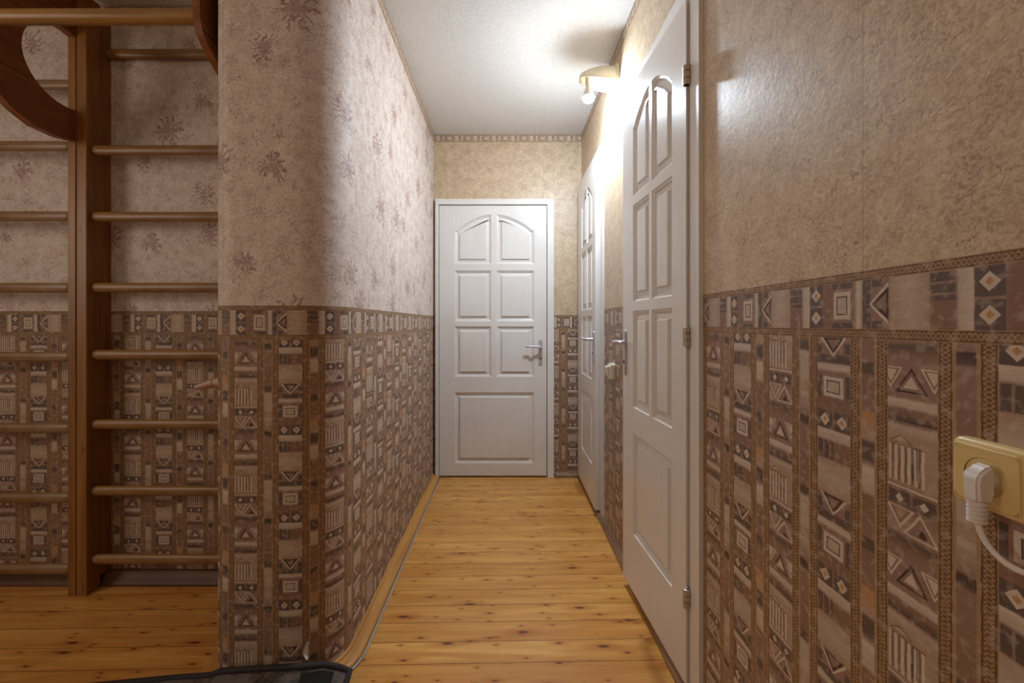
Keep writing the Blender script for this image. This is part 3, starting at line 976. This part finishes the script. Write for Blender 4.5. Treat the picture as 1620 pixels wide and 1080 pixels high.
# outline of the C-shaped board: down the outside, back round the hole
seam_lo = [(1.603, .942), (1.342, .930)]
outline = lower+upper+hole[::-1]
def bracket(xface, thick):
    bm = bmesh.new(); ox, oy, oz = pu.location
    # build as strips between outer curve and hole so that the face stays clean
    outer = lower+upper
    # resample both
    def resample(P_, n):
        L = [0]
        for a, b_ in zip(P_, P_[1:]): L.append(L[-1]+math.dist(a, b_))
        out = []
        for i in range(n):
            s = L[-1]*i/(n-1); j = max(k for k in range(len(L)) if L[k] <= s+1e-9); j = min(j, len(P_)-2)
            t = (s-L[j])/max(1e-9, L[j+1]-L[j]); out.append((P_[j][0]+(P_[j+1][0]-P_[j][0])*t, P_[j][1]+(P_[j+1][1]-P_[j][1])*t))
        return out
    n = 49
    O = resample(outer, n); H = resample(hole, n)
    for side in (0, 1): pass
    V_ = {}
    for nm, L_ in (('o', O), ('h', H)):
        for s_ in (0, 1):
            V_[nm, s_] = [bm.verts.new((xface-thick*s_-ox, p[0]-oy, EYE+p[1]-oz)) for p in L_]
    for i in range(n-1):
        for s_ in (0, 1): bm.faces.new((V_['o', s_][i], V_['o', s_][i+1], V_['h', s_][i+1], V_['h', s_][i]))
        for nm in ('o', 'h'): bm.faces.new((V_[nm, 0][i], V_[nm, 0][i+1], V_[nm, 1][i+1], V_[nm, 1][i]))
    for i in (0, n-1): bm.faces.new((V_['o', 0][i], V_['h', 0][i], V_['h', 1][i], V_['o', 1][i]))
    q = link('bracket', bm, M_BRACK, pu); smooth_angle(q, 40)
    # joint between the two glued planks
    bm = bmesh.new()
    a, b_ = (1.600, .944), (1.352, .955)
    x0, x1 = (xface+.0004, xface-.001)
    pts = [(a[0], a[1]+.001), (b_[0], b_[1]+.001), (b_[0], b_[1]-.0025), (a[0], a[1]-.0025)]
    add_prism(bm, pts, lambda p: (x0-ox, p[0]-oy, EYE+p[1]-oz), lambda p: (x1-ox, p[0]-oy, EYE+p[1]-oz))
    link('plank_joint', bm, M_DARK, q)
bracket(-1.830, .030)
bracket(-.986, .030) if False else None
bracket(-.984, .024)

# ---------------------------------------------------------------- wooden peg on the alcove side of the left wall
pe = empty('coat_peg', (-.9665, 1.436, EYE-.200))
tag(pe, 'small turned wooden peg sticking out beside the rounded corner', 'peg')
bm = bmesh.new()
add_tube(bm, [(.0, 0, 0), (-.010, 0, 0), (-.034, 0, -.003), (-.036, 0, -.003)], [.020, .019, .0155, .012], 20)
link('peg_base', bm, M_PEG, pe, smooth=False); 
bm = bmesh.new()
add_tube(bm, [(-.035, 0, -.003), (-.037, 0, -.003), (-.060, 0, -.009), (-.092, 0, -.017), (-.100, 0, -.019), (-.102, 0, -.0195)], [.012, .0155, .0135, .0100, .0085, .004], 20)
q = link('peg_tip', bm, M_PEG, pe); smooth_angle(q, 50)

# ---------------------------------------------------------------- cable along the left skirting
bm = bmesh.new()
cpth = []
n = len(LP)
pth = []
for i in range(n):
    p = Vector(LP[i]); a = Vector(LP[max(i-1, 0)]); b2 = Vector(LP[min(i+1, n-1)])
    d_ = (b2-a).normalized(); nn = Vector((d_.y, -d_.x))
    q = p-nn*.0555
    pth.append((q.x, q.y, .0048))
# densify the long straight and keep to the part in front of the doormat
P2 = [pth[0]]
for y in (2.9, 2.5, 2.1, 1.8, 1.6): P2.append((-.548+.0555+.0015*sin(y*9), y, .0048))
P2 += [p for p in pth[1:] if p[0] > -.60]
add_tube(bm, P2, .0042, 10)
tag(link('floor_cable', bm, M_CABLE, smooth=True), 'thin grey cable lying along the left skirting on the floor', 'cable')

# ---------------------------------------------------------------- doormat curled up against the wall corner
dm = empty('doormat', (-.75, 1.10, 0))
tag(dm, 'dark woven doormat with a black rolled rim under the rounded wall', 'doormat')
BE = [(-1.62, 1.290, 0), (-1.42, 1.312, 0), (-1.22, 1.338, 0), (-1.08, 1.356, 0), (-.955, 1.352, .012), (-.90, 1.316, .055), (-.82, 1.312, .064),
      (-.72, 1.312, .070), (-.64, 1.316, .070), (-.58, 1.335, .062), (-.54, 1.350, .040), (-.505, 1.352, .026)]
def edge_at(u):
    t = u*(len(BE)-1); i = min(int(t), len(BE)-2); f = t-i
    return tuple(BE[i][k]+(BE[i+1][k]-BE[i][k])*f for k in range(3))
def back_edge(u): return edge_at(u)[:2]
def mat_z(s, u):
    """height over the floor: s = distance from the back edge, which climbs the wall corner"""
    return .009+edge_at(u)[2]*max(0, 1-s/.13)**1.5
US = [i/33 for i in range(34)]
SS = [0, .015, .03, .05, .08, .12, .16, .25, .4, .6, .8]
def build_mat(name, u0, u1, s0, s1, mat, off, parent):
    bm = bmesh.new(); rows = []
    us = [u for u in US if u0 < u < u1]; us = [u0]+us+[u1]; ss = [s0]+[s for s in SS if s0 < s < s1]+[s1]
    for u in us:
        x, y = back_edge(u)
        rows.append([bm.verts.new((x+.75+s*.02, y-s-1.10, mat_z(s, u)+off)) for s in ss])
    for A, B in zip(rows, rows[1:]):
        for k in range(len(A)-1): bm.faces.new((A[k], A[k+1], B[k+1], B[k]))
    q = link(name, bm, mat, parent, smooth=True)
    s_ = q.modifiers.new('thick', 'SOLIDIFY'); s_.thickness = .006; s_.offset = -1
    return q
build_mat('woven_field', 0, 1, 0, .8, M_MATF, 0, dm)
build_mat('black_inlay', .73, .89, .014, .30, M_MATB, .0015, dm)
bm = bmesh.new()
rim = [(back_edge(u)[0]+.75, back_edge(u)[1]-1.10, mat_z(0, u)-.001) for u in US]
x1, y1 = back_edge(1)
rim += [(x1+.75+s*.02, y1-s-1.10, mat_z(s, 1)-.001) for s in SS[1:]]
add_tube(bm, rim, .0095, 10)
link('rim', bm, M_MATD, dm, smooth=True)
